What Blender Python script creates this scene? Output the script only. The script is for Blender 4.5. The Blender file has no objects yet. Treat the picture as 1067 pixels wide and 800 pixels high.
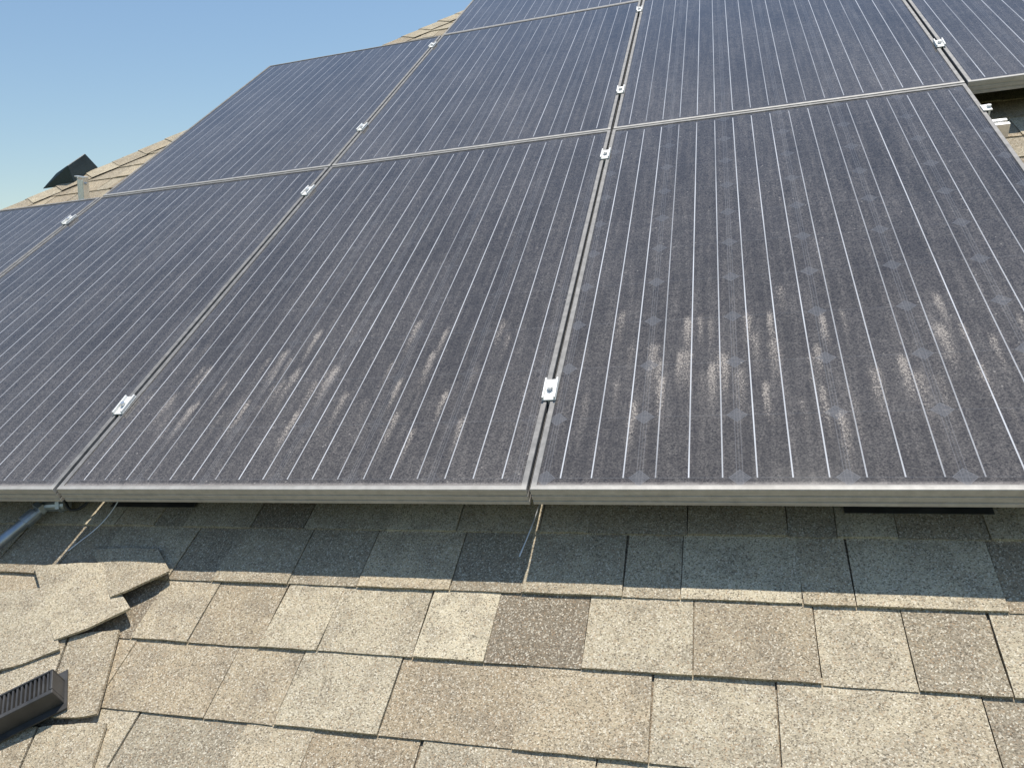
import bpy, bmesh, math, random
from mathutils import Matrix, Vector, Euler
random.seed(7)
scn = bpy.context.scene
PITCH = math.radians(30)
M = Matrix.Rotation(PITCH, 4, 'X')        # roof frame (s right, t up-slope, n normal) -> world
NR = -0.13                                # roof deck below the glass plane

# ------------------------------------------------------------ node helper
class G:
    def __init__(self, name):
        self.mat = bpy.data.materials.new(name); self.mat.use_nodes = True
        self.nt = self.mat.node_tree; self.n = self.nt.nodes; self.l = self.nt.links
        self.bsdf = self.n['Principled BSDF']
        self.tc = self.n.new('ShaderNodeTexCoord')
        self.obj = self.tc.outputs['Object']
    def put(self, sock, v):
        if isinstance(v, bpy.types.NodeSocket): self.l.new(v, sock)
        else:
            if isinstance(v, tuple) and len(v) == 3 and sock.type == 'RGBA': v = (*v, 1)
            sock.default_value = v
    def m(self, op, a, b=None, c=None, clamp=False):
        x = self.n.new('ShaderNodeMath'); x.operation = op; x.use_clamp = clamp
        self.put(x.inputs[0], a)
        if b is not None: self.put(x.inputs[1], b)
        if c is not None: self.put(x.inputs[2], c)
        return x.outputs[0]
    def vm(self, op, a, b):
        x = self.n.new('ShaderNodeVectorMath'); x.operation = op
        self.put(x.inputs[0], a); self.put(x.inputs[1], b); return x.outputs[0]
    def xyz(self, v):
        x = self.n.new('ShaderNodeSeparateXYZ'); self.put(x.inputs[0], v); return x.outputs
    def comb(self, a, b, c):
        x = self.n.new('ShaderNodeCombineXYZ')
        for i, v in enumerate((a, b, c)): self.put(x.inputs[i], v)
        return x.outputs[0]
    def noise(self, v, scale, detail=3, rough=0.55, col=False):
        x = self.n.new('ShaderNodeTexNoise'); self.put(x.inputs['Vector'], v)
        x.inputs['Scale'].default_value = scale; x.inputs['Detail'].default_value = detail
        x.inputs['Roughness'].default_value = rough
        return x.outputs['Color' if col else 'Fac']
    def voro(self, v, scale, out='Distance'):
        x = self.n.new('ShaderNodeTexVoronoi'); self.put(x.inputs['Vector'], v)
        x.inputs['Scale'].default_value = scale
        return x.outputs[out]
    def white(self, v):
        x = self.n.new('ShaderNodeTexWhiteNoise'); self.put(x.inputs['Vector'], v); return x.outputs['Value']
    def rng(self, v, a, b, c=0., d=1.):
        x = self.n.new('ShaderNodeMapRange'); self.put(x.inputs[0], v)
        for i, k in enumerate((a, b, c, d)): self.put(x.inputs[i+1], k)
        return x.outputs[0]
    def mix(self, f, a, b, mode='MIX'):
        x = self.n.new('ShaderNodeMix'); x.data_type = 'RGBA'; x.blend_type = mode
        self.put(x.inputs[0], f); self.put(x.inputs[6], a); self.put(x.inputs[7], b)
        return x.outputs[2]
    def bump(self, h, strength, dist):
        x = self.n.new('ShaderNodeBump'); x.inputs['Strength'].default_value = strength
        x.inputs['Distance'].default_value = dist; self.put(x.inputs['Height'], h)
        self.l.new(x.outputs[0], self.bsdf.inputs['Normal'])
    def set(self, **k):
        names = dict(color='Base Color', rough='Roughness', metal='Metallic', spec='Specular IOR Level')
        for a, v in k.items(): self.put(self.bsdf.inputs[names[a]], v)
        return self.mat

def simple(name, col, rough=.6, metal=0., var=.25, scale=12, bump=0, spec=.5):
    g = G(name)
    nz = g.noise(g.obj, scale, 4, .6)
    c2 = tuple(c*(1-var) for c in col); c1 = tuple(min(1, c*(1+var)) for c in col)
    c = g.mix(g.rng(nz, .3, .7), c2, c1)
    g.set(color=c, rough=g.rng(nz, .3, .7, rough*.85, min(1, rough*1.15)), metal=metal, spec=spec)
    if bump: g.bump(g.noise(g.obj, scale*6, 3), .4, bump)
    return g.mat

# ---- shingles
def shingle_mat():
    g = G('asphalt_shingle')
    at = g.n.new('ShaderNodeAttribute'); at.attribute_name = 'tab'
    tab = at.outputs['Color']
    sp = g.xyz(tab)
    base = g.mix(sp[0], (.215, .178, .130), (.70, .61, .435))
    base = g.mix(g.m('MULTIPLY', sp[1], .5), base, (.46, .345, .215))
    off = g.vm('ADD', g.obj, g.vm('MULTIPLY', tab, (3.1, 5.7, 2.3)))
    patch = g.noise(off, 18, 3, .65)
    base = g.mix(g.rng(patch, .40, .66, 0, .50), base, (.235, .198, .152))
    big = g.noise(g.obj, 2.1, 2)
    base = g.mix(g.rng(big, .35, .7, 0, .18), base, (.36, .29, .20))
    vcol = g.voro(g.obj, 500, 'Color'); vr = g.xyz(vcol)
    fn = g.noise(g.obj, 600, 1, .6)
    gran = g.m('ADD', g.m('MULTIPLY', vr[0], .55), g.m('MULTIPLY', fn, .45))
    c = g.mix(g.rng(gran, .50, .20, 0, .80), base, (.080, .063, .045))
    c = g.mix(g.rng(vr[1], .74, .98, 0, .6), c, (.84, .76, .61))
    c = g.mix(g.rng(vr[2], .82, 1., 0, .5), c, (.42, .27, .15))
    g.set(color=c, rough=.93, spec=.2)
    g.bump(g.noise(g.obj, 400, 1, .7), .7, .0024)
    return g.mat
SH = shingle_mat()

def glass_mat(name, W, L, splash=False, dfill=.35):
    g = G(name)
    oi = g.n.new('ShaderNodeObjectInfo'); rnd = oi.outputs['Random']
    p = g.xyz(g.obj); x, y = p[0], p[1]
    off = g.comb(g.m('MULTIPLY', rnd, 37.), g.m('MULTIPLY', rnd, 91.), 0.)
    q = g.vm('ADD', g.obj, off); qs = g.xyz(q)
    mx, my = .022, .028
    cw, ch = (W-2*mx)/6, (L-2*my)/10
    cx = g.m('DIVIDE', g.m('SUBTRACT', x, mx), cw); cy = g.m('DIVIDE', g.m('SUBTRACT', y, my), ch)
    fx = g.m('FRACT', cx); fy = g.m('FRACT', cy)
    ex = g.m('MULTIPLY', g.m('MINIMUM', fx, g.m('SUBTRACT', 1., fx)), cw)
    ey = g.m('MULTIPLY', g.m('MINIMUM', fy, g.m('SUBTRACT', 1., fy)), ch)
    inx = g.m('LESS_THAN', g.m('ABSOLUTE', g.m('SUBTRACT', x, W/2)), W/2-mx)
    iny = g.m('LESS_THAN', g.m('ABSOLUTE', g.m('SUBTRACT', y, L/2)), L/2-my)
    ins = g.m('MULTIPLY', inx, iny)
    cid = g.comb(g.m('FLOOR', cx), g.m('FLOOR', cy), rnd)
    w = g.white(cid)
    cell = g.mix(w, (.0150, .0150, .0180), (.0205, .0205, .0245))
    gap = g.m('LESS_THAN', g.m('MINIMUM', ex, ey), .0010)
    c = g.mix(g.m('MULTIPLY', gap, .5), cell, (.085, .09, .10))
    es = g.m('ADD', ex, ey)
    fade = g.rng(y, 1.3, .2, .45, 1.)
    dia = g.m('LESS_THAN', es, .0150)
    rim = g.m('LESS_THAN', g.m('ABSOLUTE', g.m('SUBTRACT', es, .0168)), .0011)
    cenx = g.m('MULTIPLY', g.m('LESS_THAN', ex, .0055), g.m('GREATER_THAN', ex, .0040))
    c = g.mix(g.m('MULTIPLY', cenx, .5), c, (.15, .152, .165))
    # dust film
    fine = g.noise(q, 300, 2, .8)
    mid = g.noise(q, 30, 3, .7)
    bigs = g.noise(g.comb(qs[0], g.m('MULTIPLY', qs[1], .55), 0.), 3.2, 2)
    strk = g.noise(g.comb(g.m('MULTIPLY', qs[0], 70.), g.m('MULTIPLY', qs[1], 4.), 0.), 1., 3, .65)
    d = g.m('ADD', .100, g.rng(bigs, .3, .75, 0, .09))
    d = g.m('ADD', d, g.rng(mid, .35, .8, 0, .05))
    d = g.m('ADD', d, g.rng(strk, .42, .8, 0, .14))
    d = g.m('MULTIPLY', d, g.rng(fine, .32, .68, .12, 2.0))
    d = g.m('ADD', d, g.rng(y, .9, 0., 0, .045))
    edge = g.rng(y, .020, .012, 0, .75)
    d = g.m('ADD', d, g.m('MULTIPLY', edge, g.rng(mid, .3, .7, .6, 1.2)))
    dust = g.mix(mid, (.31, .272, .242), (.41, .37, .335))
    c = g.mix(g.m('MINIMUM', d, .8), c, dust)
    c = g.mix(g.m('MULTIPLY', g.m('MULTIPLY', dia, dfill), fade), c, (.165, .165, .175))
    c = g.mix(g.m('MULTIPLY', rim, .10+dfill*.9), c, (.21, .212, .225))
    # bus ribbons
    c3 = g.m('MULTIPLY', cx, 3.)
    fb = g.m('MULTIPLY', g.m('ABSOLUTE', g.m('SUBTRACT', g.m('FRACT', c3), .5)), cw/3)
    bus = g.m('MULTIPLY', g.rng(fb, .0014, .0008), ins)
    lb = g.white(g.comb(g.m('FLOOR', c3), rnd, 3.))
    glint = g.noise(g.comb(g.m('MULTIPLY', g.m('FLOOR', c3), 7.7), g.m('MULTIPLY', qs[1], 3.), 0.), 1.3, 2)
    bf = g.m('MULTIPLY', g.m('MULTIPLY', bus, g.rng(lb, 0, 1, .5, 1.)), g.rng(glint, .3, .6, .6, 1.))
    c = g.mix(bf, c, (.68, .68, .70))
    if splash:      # dried drip marks low on the glass
        gr = g.noise(g.comb(g.m('MULTIPLY', qs[0], 1.6), qs[1], 0.), 190, 3, .95)
        cen = g.rng(g.m('ABSOLUTE', g.m('SUBTRACT', x, W*.48)), W*.50, W*.30)
        tot = None
        for k, ya, yr, hl, th, sd_ in ((31., .22, .20, .13, .35, 5.), (52., .12, .34, .09, .40, 23.), (43., .14, .40, .12, .45, 41.)):
            sx = g.m('ADD', g.m('MULTIPLY', qs[0], k), g.m('MULTIPLY', mid, .7))
            col = g.m('FLOOR', sx)
            yc = g.m('ADD', ya, g.m('MULTIPLY', g.white(g.comb(col, rnd, sd_+6)), yr))
            dy = g.m('SUBTRACT', y, yc)
            band = g.m('MULTIPLY', g.rng(dy, -hl, .02), g.rng(dy, .05, .025))
            xc = g.rng(g.m('ABSOLUTE', g.m('SUBTRACT', g.m('FRACT', sx), .5)), .5, .1)
            on = g.rng(g.white(g.comb(col, rnd, sd_)), th, .95)
            e1 = g.m('MULTIPLY', g.m('MULTIPLY', band, xc), on)
            tot = e1 if tot is None else g.m('MAXIMUM', tot, e1)
        env = g.m('MULTIPLY', tot, cen)
        f = g.rng(g.m('ADD', gr, g.m('MULTIPLY', env, .13)), .57, .65)
        f = g.m('MULTIPLY', f, g.rng(env, 0, .45))
        c = g.mix(g.m('MULTIPLY', f, .66), c, (.56, .49, .42))
        c = g.mix(g.m('MULTIPLY', env, .07), c, (.5, .42, .35))
        wide = g.m('MULTIPLY', g.rng(y, .06, .25), g.rng(y, .80, .45))
        f2 = g.m('MULTIPLY', g.rng(gr, .58, .72), g.m('MULTIPLY', wide, g.rng(bigs, .35, .6, .2, 1.)))
        c = g.mix(g.m('MULTIPLY', f2, .36), c, (.5, .43, .37))
    sv = g.voro(q, 42); spk = g.m('MULTIPLY', g.m('LESS_THAN', sv, .08), g.m('GREATER_THAN', bigs, .52))
    c = g.mix(g.m('MULTIPLY', spk, .45), c, (.5, .45, .4))
    g.set(color=c, rough=.055, spec=.36)
    return g.mat

PW, PL = 1.004, 1.545
SP, TP = 1.012, 1.553
GL = glass_mat('solar_glass', PW, PL, False, .06)
GLS = glass_mat('solar_glass_stained', PW, PL, True, .08)
GLD = glass_mat('solar_glass_stained_diamonds', PW, PL, True, .50)
def frame_mat():
    g = G('anodised_frame_dusty_lit_edge')
    nz = g.noise(g.obj, 40, 4, .7)
    st = g.noise(g.vm('MULTIPLY', g.obj, (4., 4., 260.)), 1., 3)
    p = g.xyz(g.obj)
    c = g.mix(g.rng(nz, .3, .75), (.16, .155, .15), (.33, .315, .30))
    c = g.mix(g.rng(p[1], .02, .002, 0, .8), c, g.mix(nz, (.36, .335, .30), (.66, .63, .58)))  # bottom bar painted lighter, its reflected light put into the colour
    c = g.mix(g.rng(st, .5, .7, 0, .35), c, (.19, .165, .14))
    g.set(color=c, rough=.62, metal=.2, spec=.4)
    return g.mat
FR = frame_mat()
BACK = simple('black_backsheet', (.03, .03, .033), .6)
ALU = simple('mill_aluminium', (.78, .78, .77), .38, .85, .12, 60)
ALUW = simple('weathered_clamp_metal', (.80, .79, .76), .5, .1, .14, 90)
GALV = simple('galvanised_steel', (.45, .48, .50), .42, .8, .2, 30)
BLK = simple('black_plastic', (.055, .052, .05), .55, 0, .3, 40)
FLASH = simple('dark_flashing', (.07, .068, .065), .5, .4, .25, 20)
CABLE = simple('cable_rubber', (.02, .02, .02), .5)

# ------------------------------------------------------------ mesh helpers
def mkobj(name, verts, faces, mat, parent=None, mw=None, smooth=False, cols=None):
    me = bpy.data.meshes.new(name); me.from_pydata(verts, [], faces); me.update()
    if mat: me.materials.append(mat)
    if cols:
        a = me.color_attributes.new('tab', 'FLOAT_COLOR', 'POINT')
        flat = [v for c in cols for v in (*c, 1.)]
        a.data.foreach_set('color', flat)
    if smooth: me.polygons.foreach_set('use_smooth', [True]*len(me.polygons))
    ob = bpy.data.objects.new(name, me); scn.collection.objects.link(ob)
    if parent: ob.parent = parent
    if mw is not None: ob.matrix_world = mw
    return ob
def empty(name, mw=None):
    e = bpy.data.objects.new(name, None); scn.collection.objects.link(e)
    e.empty_display_size = .1
    if mw is not None: e.matrix_world = mw
    return e
def box_v(x0, x1, y0, y1, z0, z1, V, F):
    b = len(V)
    V += [(x, y, z) for z in (z0, z1) for y in (y0, y1) for x in (x0, x1)]
    F += [(b, b+2, b+3, b+1), (b+4, b+5, b+7, b+6), (b, b+1, b+5, b+4), (b+2, b+6, b+7, b+3), (b, b+4, b+6, b+2), (b+1, b+3, b+7, b+5)]
def cyl_v(c, ax, r, h, seg, V, F):
    b = len(V); ax = Vector(ax).normalized(); u = ax.orthogonal().normalized(); w = ax.cross(u)
    for k in (0, 1):
        for i in range(seg):
            a = 2*math.pi*i/seg
            V.append(tuple(Vector(c)+ax*h*k+u*r*math.cos(a)+w*r*math.sin(a)))
    for i in range(seg):
        j = (i+1) % seg; F.append((b+i, b+j, b+seg+j, b+seg+i))
    F.append(tuple(b+i for i in reversed(range(seg)))); F.append(tuple(b+seg+i for i in range(seg)))
def bev(ob, w=.001, seg=2):
    m = ob.modifiers.new('b', 'BEVEL'); m.width = w; m.segments = seg; m.limit_method = 'ANGLE'; m.angle_limit = .6

# ------------------------------------------------------------ house / roof
EXPO = .1295
HS0, HT0, HK = -2.93, 1.849, 1.32
T_E, T_R = -2.83, 5.45
S_R = 6.0
def hip_s(t): return HS0 + (t-HT0)/HK
house = empty('house')

def shingles(name, courses, srange, mw, nbase=0., seed=1):
    rd = random.Random(seed); V = []; F = []; C = []
    for t0 in courses:
        rows_t = (t0, t0, t0+.045, t0+EXPO+.012)
        lims = [srange(tt) for tt in rows_t]
        sa, sb = lims[0]
        s = sa - rd.uniform(0, .15)
        hi = False
        while s < sb:
            wd = rd.choice([rd.uniform(.07, .13), rd.uniform(.12, .18), rd.uniform(.16, .22)])
            hi = (not hi) if rd.random() < .78 else hi
            e = min(s+wd, sb); g0 = rd.uniform(.0004, .0026); a0 = max(s, sa)
            if e-a0 > .015:
                th = (.0078 if hi else .0054) + rd.uniform(-.0006, .0006)
                jt = rd.uniform(-.0010, .0010)
                sk = rd.uniform(-.0025, .0025)
                r = rd.random(); tone = min(1, max(0, rd.gauss(.66 if hi else .44, .23)))
                col = (tone, rd.random()**1.6, r)
                ns = 5; b = len(V)
                prof = [rd.uniform(-.0004, .0005) for _ in range(ns+1)]
                jag = [rd.uniform(-.0007, .0007) for _ in range(ns+1)]
                for ri in range(4):
                    lo, hi_ = lims[ri]
                    for i in range(ns+1):
                        f = i/ns; xx = a0+(e-g0-a0)*f
                        if ri == 2: xx += sk*.5
                        if ri == 3: xx += sk
                        xx = min(max(xx, lo), hi_)
                        if ri == 0: V.append((xx, t0+jt+jag[i]+.0006, nbase+.0002+max(0, prof[i])))
                        elif ri == 1: V.append((xx, t0+jt+jag[i], nbase+th+prof[i]))
                        elif ri == 2: V.append((xx, t0+.045, nbase+th*.80+prof[i]*.5))
                        else: V.append((xx, t0+EXPO+.012, nbase+.0012+(.0012 if hi else 0)))
                        C.append(col)
                for ri in range(3):
                    for i in range(ns):
                        k = b+ri*(ns+1)+i; F.append((k, k+1, k+ns+2, k+ns+1))
                for i in (0, ns):
                    tops = [b+(ns+1)*r_+i for r_ in (1, 2, 3)]
                    bb = len(V)
                    for tv in tops[1:]:
                        V.append((V[tv][0], V[tv][1], nbase-.0005)); C.append(col)
                    a_, b_ = b+i, tops[0]
                    F.append((a_, b_, tops[1], bb)); F.append((bb, tops[1], tops[2], bb+1))
            s += wd
    return mkobj(name, V, F, SH, house, mw, cols=C)
courses = [-.115+EXPO*i for i in range(-21, 43)]
mwr = M @ Matrix.Translation((0, 0, NR))
shingles('main_roof_shingles', courses, lambda t: (max(hip_s(t), -7.2), S_R), mwr, seed=14)

def w3(s, t, n): return M @ Vector((s, t, n))
ridgeW = w3(hip_s(T_R), T_R, NR); eaveW = w3(hip_s(T_E), T_E, NR)
YR = ridgeW.y; ZR = ridgeW.z; YE = eaveW.y; ZE = eaveW.z; YB = 2*YR-YE
XA = ridgeW.x; XL = eaveW.x
dk = [(XL, YE, ZE), (S_R, YE, ZE), (S_R, YR, ZR), (XA, YR, ZR), (XL, YB, ZE), (S_R, YB, ZE)]
dk = [(a, b, c-.003) for a, b, c in dk]
mkobj('roof_deck', dk, [(0, 1, 2, 3), (4, 0, 3), (5, 4, 3, 2)], SH, house, cols=[(.0, .3, .5)]*6)
sl = (ZR-ZE)/(XA-XL); ang = math.atan(sl); ca = math.cos(ang)
ML = Matrix(((0, ca, -math.sin(ang), XL), (-1, 0, 0, 0), (0, math.sin(ang), ca, ZE), (0, 0, 0, 1)))
def lr(t):
    X = XL+t*ca; f = min(1, (X-XL)/(XA-XL)); yh = YE+(YR-YE)*f
    return (-(2*YR-yh), -yh)
shingles('hip_face_shingles', [EXPO*i for i in range(0, int((XA-XL)/ca/EXPO))], lr, ML, seed=5)
pb = math.atan2(ZR-ZE, YB-YR)
MB = Matrix(((-1, 0, 0, 0), (0, -math.cos(pb), math.sin(pb), YB), (0, math.sin(pb), math.cos(pb), ZE), (0, 0, 0, 1)))
def br(t):
    f = min(1, t*math.sin(pb)/(ZR-ZE)); return (-S_R, -(XL+(XA-XL)*f))
shingles('back_face_shingles', [EXPO*i for i in range(0, int((T_R-T_E)/EXPO))], br, MB, seed=6)

def caps(name, A, B, nA, nB, seed):
    rd = random.Random(seed); A = Vector(A); B = Vector(B); d = (B-A); Ln = d.length; d.normalize()
    nA = Vector(nA).normalized(); nB = Vector(nB).normalized()
    sa = nA.cross(d).normalized(); sb = nB.cross(d).normalized()
    up = (nA+nB).normalized()
    if (sa.dot(nB)) > 0: sa = -sa
    if (sb.dot(nA)) > 0: sb = -sb
    V = []; F = []; C = []; step = .14; k = 0
    while k*step < Ln:
        st = A+d*(k*step+rd.uniform(-.006, .006)); w = .13+rd.uniform(-.006, .008); b = len(V)
        col = (min(1, max(0, rd.gauss(.62, .2))), rd.random()**1.5, rd.random())
        lift = rd.uniform(.0095, .012)
        for row, (u, z) in enumerate(((0, lift-.006), (0, lift), (.05, lift-.001), (.17, .0065))):
            for (sd, off) in ((sa, w), (sa, w*.5), (sa, .02), (None, 0), (sb, .02), (sb, w*.5), (sb, w)):
                p = st+d*u
                nn = nA if sd is sa else nB if sd is sb else up
                p = p+nn*z+((sd*off) if sd else up*-.002)
                V.append(tuple(p)); C.append(col)
        for r in range(3):
            for i in range(6):
                q = b+r*7+i; F.append((q, q+1, q+8, q+7))
        k += 1
    return mkobj(name, V, F, SH, house, cols=C)
n1 = (0, -math.sin(PITCH), math.cos(PITCH)); nL = (-math.sin(ang), 0, ca); nBk = (0, math.sin(pb), math.cos(pb))
caps('hip_caps', (XL, YE, ZE), (XA, YR, ZR), n1, nL, 3)
caps('hip_caps_back', (XL, YB, ZE), (XA, YR, ZR), nBk, nL, 4)
caps('ridge_caps', (S_R, YR, ZR), (XA, YR, ZR), n1, nBk, 5)

# ---- walls, fascia, windows, door
def siding():
    g = G('lap_siding'); p = g.xyz(g.obj)
    f = g.m('FRACT', g.m('DIVIDE', p[2], .15))
    nz = g.noise(g.obj, 8, 4)
    c = g.mix(nz, (.50, .47, .40), (.60, .57, .50))
    g.set(color=c, rough=.6); g.bump(f, .8, .015); return g.mat
SID = siding(); TRIM = simple('white_trim', (.72, .71, .68), .5, 0, .05)
GZ = ZE-2.9
ov = .45
def bx(name, x0, x1, y0, y1, z0, z1, mat, par):
    V = []; F = []; box_v(x0, x1, y0, y1, z0, z1, V, F); return mkobj(name, V, F, mat, par)
x0, x1, y0, y1 = XL+ov, S_R-.25, YE+ov, YB-ov
zt = ZE+.02
V = [(x0, y0, GZ-.1), (x1, y0, GZ-.1), (x1, y1, GZ-.1), (x0, y1, GZ-.1), (x0, y0, zt), (x1, y0, zt), (x1, y1, zt), (x0, y1, zt),
     (x1, YR, ZR-.16)]
F = [(0, 1, 5, 4), (2, 3, 7, 6), (3, 0, 4, 7), (1, 2, 6, 8, 5)]
mkobj('walls', V, F, SID, house)
bx('soffit', XL+.02, S_R-.02, YE+.02, YB-.02, ZE-.16, ZE-.13, TRIM, house)
bx('fascia_front', XL, S_R, YE-.02, YE+.005, ZE-.17, ZE-.012, TRIM, house)
bx('fascia_back', XL, S_R, YB-.005, YB+.02, ZE-.17, ZE-.012, TRIM, house)
bx('fascia_side', XL-.02, XL+.005, YE, YB, ZE-.168, ZE-.014, TRIM, house)
WG = simple('window_glass', (.03, .04, .05), .06, 0, .1)
for i, xx in enumerate((-4.3, -1.2, 4.)):
    bx('window_frame_%d' % i, xx-.6, xx+.6, y0-.05, y0+.02, GZ+.95, GZ+2.25, TRIM, house)
    bx('window_pane_%d' % i, xx-.52, xx-.02, y0-.055, y0-.04, GZ+1.03, GZ+2.17, WG, house)
    bx('window_pane_b%d' % i, xx+.02, xx+.52, y0-.055, y0-.04, GZ+1.03, GZ+2.17, WG, house)
bx('door', 1.2, 2.1, y0-.05, y0+.02, GZ+.05, GZ+2.1, simple('door_paint', (.2, .07, .05), .4), house)
bx('door_step', 1., 2.3, y0-.8, y0-.05, GZ-.05, GZ+.05, simple('concrete', (.35, .34, .32), .9), house)

# ------------------------------------------------------------ lifted / patched shingles, lower left
def patch(corners, lift, curl, seed, tone, V, F, C, N=14):
    rd = random.Random(seed); a, b_, c, d = [Vector(p) for p in corners]
    base = len(V); col = (tone, rd.random()*.6, rd.random())
    ph = rd.uniform(0, 6)
    for lay in (0, 1):
        for j in range(N+1):
            v = j/N
            for i in range(N+1):
                u = i/N
                p = (a*(1-u)+b_*u)*(1-v)+(d*(1-u)+c*u)*v
                z = lift+curl*(v**3)*(.6+.4*math.sin(u*2.2+ph))+.003*math.sin(u*math.pi)
                bow = .008*math.sin(u*math.pi)*v
                p = p+Vector((bow*.35, -bow+.0006*math.sin(u*13+ph), z-(.0050 if lay else 0)))
                V.append(tuple(p)); C.append(col)
    S = N+1
    for lay in (0, 1):
        o = base+lay*S*S
        for j in range(N):
            for i in range(N):
                k = o+j*S+i; F.append((k, k+1, k+S+1, k+S))
    o2 = base+S*S
    for i in range(N):
        for (p, q) in ((i, i+1), (N*S+i, N*S+i+1), (i*S, (i+1)*S), (i*S+N, (i+1)*S+N)):
            F.append((base+p, base+q, o2+q, o2+p))
V = []; F = []; C = []
pieces = [
 (((-1.20, -.56, .010), (-.98, -.53, .012), (-.92, -.68, .010), (-1.18, -.74, .010)), .004, .004, .40),
 (((-.975, -.53, .012), (-.80, -.50, .010), (-.76, -.64, .008), (-.915, -.68, .010)), .005, .004, .62),
 (((-.93, -.44, .010), (-.79, -.42, .008), (-.755, -.55, .008), (-.90, -.585, .010)), .009, .004, .45),
 (((-.785, -.42, .008), (-.665, -.40, .004), (-.625, -.52, .004), (-.75, -.55, .008)), .009, .003, .62),
 (((-1.18, -.36, .010), (-1.00, -.34, .010), (-.94, -.47, .010), (-1.14, -.50, .010)), .010, .004, .50),
 (((-.96, -.27, .006), (-.855, -.255, .005), (-.80, -.40, .005), (-.92, -.42, .006)), .012, .003, .66),
 (((-.85, -.255, .005), (-.755, -.235, .003), (-.690, -.39, .003), (-.795, -.40, .005)), .012, .004, .42),
 (((-1.26, -.20, .004), (-1.12, -.18, .005), (-1.00, -.33, .008), (-1.18, -.38, .008)), .008, .007, .38),
 (((-1.11, -.175, .005), (-.98, -.155, .006), (-.845, -.285, .008), (-.985, -.345, .008)), .012, .013, .60),
 (((-1.06, -.105, .003), (-.90, -.090, .003), (-.742, -.200, .004), (-.87, -.268, .008)), .013, .018, .76),
 (((-.95, -.056, .002), (-.79, -.050, .002), (-.715, -.112, .003), (-.81, -.175, .005)), .011, .015, .46),
]
for i, (c, l, cu, tn) in enumerate(pieces): patch(c, l, cu, 20+i, tn, V, F, C)
mkobj('patched_shingles', V, F, SH, house, mwr, cols=C)

# ------------------------------------------------------------ slotted vent
def slotted_vent(mw):
    e = empty('roof_vent', mw)
    Lv, Wv, Hh = .60, .050, .036
    V = []; F = []
    box_v(0, Lv, 0, .004, 0, Hh, V, F)
    box_v(0, Lv, Wv-.008, Wv, 0, Hh-.001, V, F)
    box_v(0, .005, .004, Wv-.008, 0, Hh, V, F)
    box_v(Lv-.005, Lv, .004, Wv-.008, 0, Hh, V, F)
    b = mkobj('housing', V, F, BLK, e); b.matrix_basis = Matrix(); bev(b, .0012)
    V = []; F = []
    pt = .0072; n = int(Lv/pt)
    for i in range(1, n):
        xx = i*pt
        box_v(xx, xx+.0030, .004, Wv-.008, Hh-.010, Hh-.0015, V, F)
    s = mkobj('louvres', V, F, BLK, e); s.matrix_basis = Matrix()
    V = []; F = []
    box_v(-.004, Lv, -.02, Wv+.012, -.003, .0, V, F)
    s = mkobj('base_flange', V, F, BLK, e); s.matrix_basis = Matrix()
    return e
a = math.atan2(-.075, -.100)
slotted_vent(M @ Matrix.Translation((-.785, -.342, NR+.028)) @ Matrix.Rotation(a, 4, 'Z'))

# ------------------------------------------------------------ solar panels
prof = [(.028, -.0365), (.028, -.038), (.0006, -.038), (0, -.0374), (0, -.030), (.0016, -.0295), (.0016, -.0265), (0, -.026), (0, -.0165),
        (.0016, -.016), (.0016, -.013), (0, -.0125), (0, -.0008), (.0008, 0), (.0098, 0), (.0105, -.0007), (.0105, -.006),
        (.0025, -.006), (.0025, -.0365)]
V = []; F = []; n = len(prof)
for (cx, cy, dx, dy) in ((0, 0, 1, 1), (PW, 0, -1, 1), (PW, PL, -1, -1), (0, PL, 1, -1)):
    for d, z in prof: V.append((cx+dx*d, cy+dy*d, z))
for k in range(4):
    k2 = (k+1) % 4
    for i in range(n):
        j = (i+1) % n; F.append((k*n+i, k*n+j, k2*n+j, k2*n+i))
me_frame = bpy.data.meshes.new('frame'); me_frame.from_pydata(V, [], F); me_frame.materials.append(FR)
bm = bmesh.new(); bm.from_mesh(me_frame); bmesh.ops.recalc_face_normals(bm, faces=bm.faces); bm.to_mesh(me_frame); bm.free()
g0 = .0107
def gmesh(mat):
    me = bpy.data.meshes.new('glass'); me.from_pydata([(g0, g0, -.0022), (PW-g0, g0, -.0022), (PW-g0, PL-g0, -.0022), (g0, PL-g0, -.0022)], [], [(0, 1, 2, 3)])
    me.materials.append(mat); return me
me_glass = gmesh(GL); me_glass_s = gmesh(GLS); me_glass_d = gmesh(GLD)
V = []; F = []
box_v(.003, PW-.003, .003, PL-.003, -.010, -.0062, V, F); box_v(PW/2-.06, PW/2+.06, PL-.16, PL-.06, -.032, -.010, V, F)
me_back = bpy.data.meshes.new('back_sheet'); me_back.from_pydata(V, [], F); me_back.materials.append(BACK)
rp = random.Random(3)
def panel(col, row):
    mw = M @ Matrix.Translation((col*SP+.004+rp.uniform(-.0008, .0008), row*TP+.004+rp.uniform(-.001, .001), rp.uniform(-.0008, .0008))) @ Euler((rp.uniform(-.0008, .0008), rp.uniform(-.0008, .0008), 0)).to_matrix().to_4x4()
    e = empty('solar_panel', mw)
    gl = me_glass_d if (row == 0 and col == 0) else me_glass_s if (row == 0 and col == -1) else me_glass
    for nm, me in (('frame', me_frame), ('glass', gl), ('back_sheet', me_back)):
        o = bpy.data.objects.new(nm, me); scn.collection.objects.link(o); o.parent = e
for row, cols in ((0, (-3, -2, -1, 0)), (1, (-2, -1, 0, 1, 2)), (2, (-1, 0, 1, 2))):
    for c in cols: panel(c, row)

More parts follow.
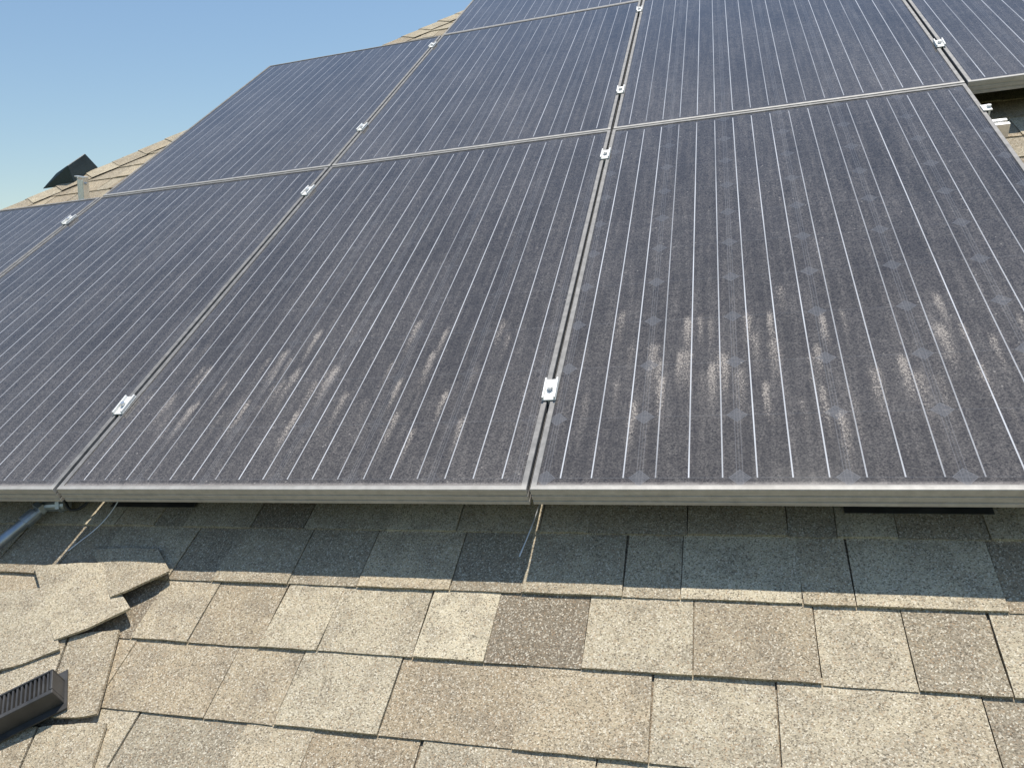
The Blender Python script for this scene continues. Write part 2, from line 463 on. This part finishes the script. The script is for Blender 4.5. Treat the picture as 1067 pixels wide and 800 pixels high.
# rails
def rail(t, s0, s1):
    V = []; F = []
    pr = [(-.019, -.078), (.019, -.078), (.019, -.0405), (.007, -.0405), (.007, -.046), (.013, -.046), (.013, -.058), (-.013, -.058), (-.013, -.046), (-.007, -.046), (-.007, -.0405), (-.019, -.0405)]
    for s in (s0, s1):
        for y, z in pr: V.append((s, t+y, z))
    m = len(pr)
    for i in range(m): F.append((i, (i+1) % m, m+(i+1) % m, m+i))
    F.append(tuple(range(m))[::-1]); F.append(tuple(range(m, 2*m)))
    mkobj('mounting_rail', V, F, ALU, None, M.copy())
RT = {0: (.262, 1.354), 1: (1.90, 2.93), 2: (3.45, 4.45)}
ext = {0: (-3.06, 1.07), 1: (-2.045, 3.1), 2: (-1.03, 3.1)}
for rw in RT:
    for t in RT[rw]: rail(t, *ext[rw])
# clamps
def clamp(s, t, rot=0.):
    e = empty('panel_clamp', M @ Matrix.Translation((s, t, 0)) @ Matrix.Rotation(rot, 4, 'Z'))
    V = []; F = []
    box_v(-.0135, .0135, -.031, .031, .0012, .0040, V, F)
    o = mkobj('clamp_plate', V, F, ALUW, e); o.matrix_basis = Matrix(); bev(o, .0012)
    V = []; F = []
    box_v(-.0132, -.0095, -.030, .030, .0042, .0100, V, F); box_v(.0095, .0132, -.030, .030, .0042, .0100, V, F)
    box_v(-.0032, .0032, -.028, .028, -.040, .0010, V, F)
    o = mkobj('clamp_ribs', V, F, ALUW, e); o.matrix_basis = Matrix(); bev(o, .0007)
    V = []; F = []
    cyl_v((0, 0, .0042), (0, 0, 1), .0082, .0014, 20, V, F); cyl_v((0, 0, .0058), (0, 0, 1), .0062, .0065, 6, V, F)
    o = mkobj('bolt', V, F, ALU, e); o.matrix_basis = Matrix(); bev(o, .0006)
for s in (-2, -1, 0):
    for t in RT[0]: clamp(s*SP+.0, t, rp.uniform(-.05, .05))
for s in (-1, 0, 1, 2):
    for t in RT[1]: clamp(s*SP, t, rp.uniform(-.05, .05))
for s in (0, 1, 2):
    for t in RT[2]: clamp(s*SP, t, rp.uniform(-.05, .05))
def end_clamp(s, t, sg):
    e = empty('end_clamp', M @ Matrix.Translation((s, t, 0)))
    V = []; F = []
    xs = sorted((-.009*sg, .012*sg)); box_v(xs[0], xs[1], -.018, .018, .0012, .0042, V, F)
    xs = sorted((.003*sg, .0075*sg)); box_v(xs[0], xs[1], -.018, .018, -.0405, .0010, V, F)
    cyl_v((.007*sg, 0, .0044), (0, 0, 1), .0058, .006, 6, V, F)
    o = mkobj('clamp_body', V, F, ALUW, e); o.matrix_basis = Matrix()
for t in RT[0]: end_clamp(SP-.002, t, 1)
def mount(s, t):
    e = empty('roof_mount', M @ Matrix.Translation((s, t, NR)))
    V = []; F = []
    box_v(-.11, .11, -.20, .09, .0095, .011, V, F)
    o = mkobj('flashing', V, F, FLASH, e); o.matrix_basis = Matrix(); bev(o, .0006)
    V = []; F = []
    box_v(-.02, .02, -.048, .01, .0112, .017, V, F); box_v(-.02, .02, -.026, -.0205, .0172, .085, V, F)
    cyl_v((0, -.036, .017), (0, 0, 1), .007, .007, 6, V, F); cyl_v((0, -.034, .068), (0, 1, 0), .006, .008, 6, V, F)
    o = mkobj('l_foot', V, F, ALU, e); o.matrix_basis = Matrix()
for s in (-2.1, -.88, .62): mount(s, .262)
for s in (-2.7, -1.5, -.3, .9): mount(s, 1.354)
for s in (-1.9, -1., .2, 1.4, 2.6): mount(s, 1.9); mount(s, 2.93)

# strut bracket standing by the hip at the left end of the array
eb = empty('mounting_bracket', M @ Matrix.Translation((-2.40, 1.83, NR+.008)) @ Matrix.Rotation(math.radians(-25), 4, 'X') @ Matrix.Rotation(math.radians(12), 4, 'Y'))
V = []; F = []
box_v(-.03, .03, -.04, .04, -.004, .004, V, F); box_v(-.016, -.012, -.016, .016, .0042, .105, V, F); box_v(.012, .016, -.016, .016, .0042, .105, V, F)
box_v(-.0118, .0118, -.016, -.012, .0042, .095, V, F); box_v(-.035, .022, -.010, .010, .1052, .110, V, F)
cyl_v((.016, 0, .08), (1, 0, 0), .007, .008, 6, V, F)
o = mkobj('strut', V, F, ALU, eb); o.matrix_basis = Matrix(); bev(o, .0008)

def tube(name, pts, rad, mat, par=None, mw=None):
    cu = bpy.data.curves.new(name, 'CURVE'); cu.dimensions = '3D'; cu.bevel_depth = rad; cu.bevel_resolution = 5
    sp = cu.splines.new('BEZIER'); sp.bezier_points.add(len(pts)-1)
    for b, p in zip(sp.bezier_points, pts): b.co = p; b.handle_left_type = b.handle_right_type = 'AUTO'
    cu.materials.append(mat)
    o = bpy.data.objects.new(name, cu); scn.collection.objects.link(o)
    if par: o.parent = par
    elif mw is not None: o.matrix_world = mw
    return o
cp = empty('conduit_pipe', M.copy())
tube('pipe', [(-1.36, -.62, -.100), (-1.27, -.30, -.100), (-1.165, -.02, -.098), (-1.13, .07, -.098)], .0115, GALV, cp)
V = []; F = []
cyl_v((-1.160, -.006, -.098), (.33, 1, 0), .0155, .03, 16, V, F); cyl_v((-1.150, .03, -.098), (.33, 1, 0), .018, .012, 6, V, F)
cyl_v((-1.135, .045, -.10), (1, .1, 0), .013, .05, 14, V, F); cyl_v((-1.105, .048, -.10), (1, .1, 0), .016, .01, 6, V, F)
o = mkobj('coupling', V, F, GALV, cp); o.matrix_basis = Matrix()
tube('module_cable', [(-1.1, .10, -.05), (-1.07, .04, -.085), (-1.05, .03, -.095), (-1.02, .06, -.09), (-1.0, .2, -.05)], .003, CABLE, None, M.copy())
tube('module_cable', [(-.9, .3, -.05), (-.3, .14, -.10), (.1, .13, -.105), (.4, .3, -.05)], .003, CABLE, None, M.copy())
tube('thin_strand', [(.01, .12, -.07), (-.012, .02, -.10), (-.03, -.045, -.118)], .0013, ALU, None, M.copy())  # thin bright strand below the middle panel gap
tube('thin_strand', [(-.93, .10, -.07), (-.965, .02, -.11), (-1.01, -.06, -.119)], .0013, ALU, None, M.copy())  # second thin bright strand, by the left panel gap

# dark box vent peeking over the hip
def wedge_vent():
    e = empty('box_vent', M @ Matrix.Translation((-2.75, 2.17, NR)))
    V = [(-.10, -.09, 0), (.10, -.09, 0), (.10, .10, 0), (-.10, .10, 0), (.0, -.06, .055), (.09, -.06, .085), (.09, .08, .085), (.0, .08, .055)]
    F = [(0, 1, 5, 4), (1, 2, 6, 5), (2, 3, 7, 6), (3, 0, 4, 7), (4, 5, 6, 7), (3, 2, 1, 0)]
    o = mkobj('hood', V, F, simple('vent_paint', (.02, .035, .04), .45), e); o.matrix_basis = Matrix(); bev(o, .004, 3)
wedge_vent()

# ------------------------------------------------------------ ground
def grass():
    g = G('grass'); n1_ = g.noise(g.obj, .15, 5); n2 = g.noise(g.obj, 9, 5, .7)
    c = g.mix(n2, (.035, .06, .018), (.09, .12, .04)); c = g.mix(g.rng(n1_, .4, .7, 0, .6), c, (.12, .11, .05))
    g.set(color=c, rough=.95); g.bump(n2, .6, .05); return g.mat
mkobj('ground', [(-1500, -1500, GZ), (1500, -1500, GZ), (1500, 1500, GZ), (-1500, 1500, GZ)], [(0, 1, 2, 3)], grass())

# ------------------------------------------------------------ light
sd = (M.to_3x3() @ Vector((.11, .80, 1.))).normalized()
L = bpy.data.lights.new('sun', 'SUN'); L.energy = 5.0; L.angle = math.radians(.5); L.color = (1., .955, .87)
lo = bpy.data.objects.new('sun', L); scn.collection.objects.link(lo)
lo.rotation_euler = sd.to_track_quat('Z', 'Y').to_euler()
w = bpy.data.worlds.new('World'); scn.world = w; w.use_nodes = True
nt = w.node_tree; bg = nt.nodes['Background']
sk = nt.nodes.new('ShaderNodeTexSky'); sk.sky_type = 'NISHITA'; sk.sun_disc = False
sk.sun_elevation = math.asin(sd.z); sk.sun_rotation = math.atan2(sd.x, sd.y)
sk.air_density = 1.5; sk.dust_density = 0.; sk.ozone_density = 4.0
nt.links.new(sk.outputs[0], bg.inputs[0]); bg.inputs[1].default_value = .12

# ------------------------------------------------------------ camera
cam = bpy.data.cameras.new('camera'); co = bpy.data.objects.new('camera', cam); scn.collection.objects.link(co)
cam.sensor_width = 36; cam.lens = 26.69; cam.clip_start = .02; cam.clip_end = 5000
R = Matrix(((.9599, .0379, .2778), (.1895, .6428, -.7422), (-.2067, .7651, .6098)))
co.matrix_world = M @ (Matrix.Translation((.3385, -.8406, .927)) @ R.to_quaternion().to_matrix().to_4x4())
scn.camera = co
scn.view_settings.view_transform = 'Standard'; scn.view_settings.look = 'None'; scn.view_settings.exposure = 0
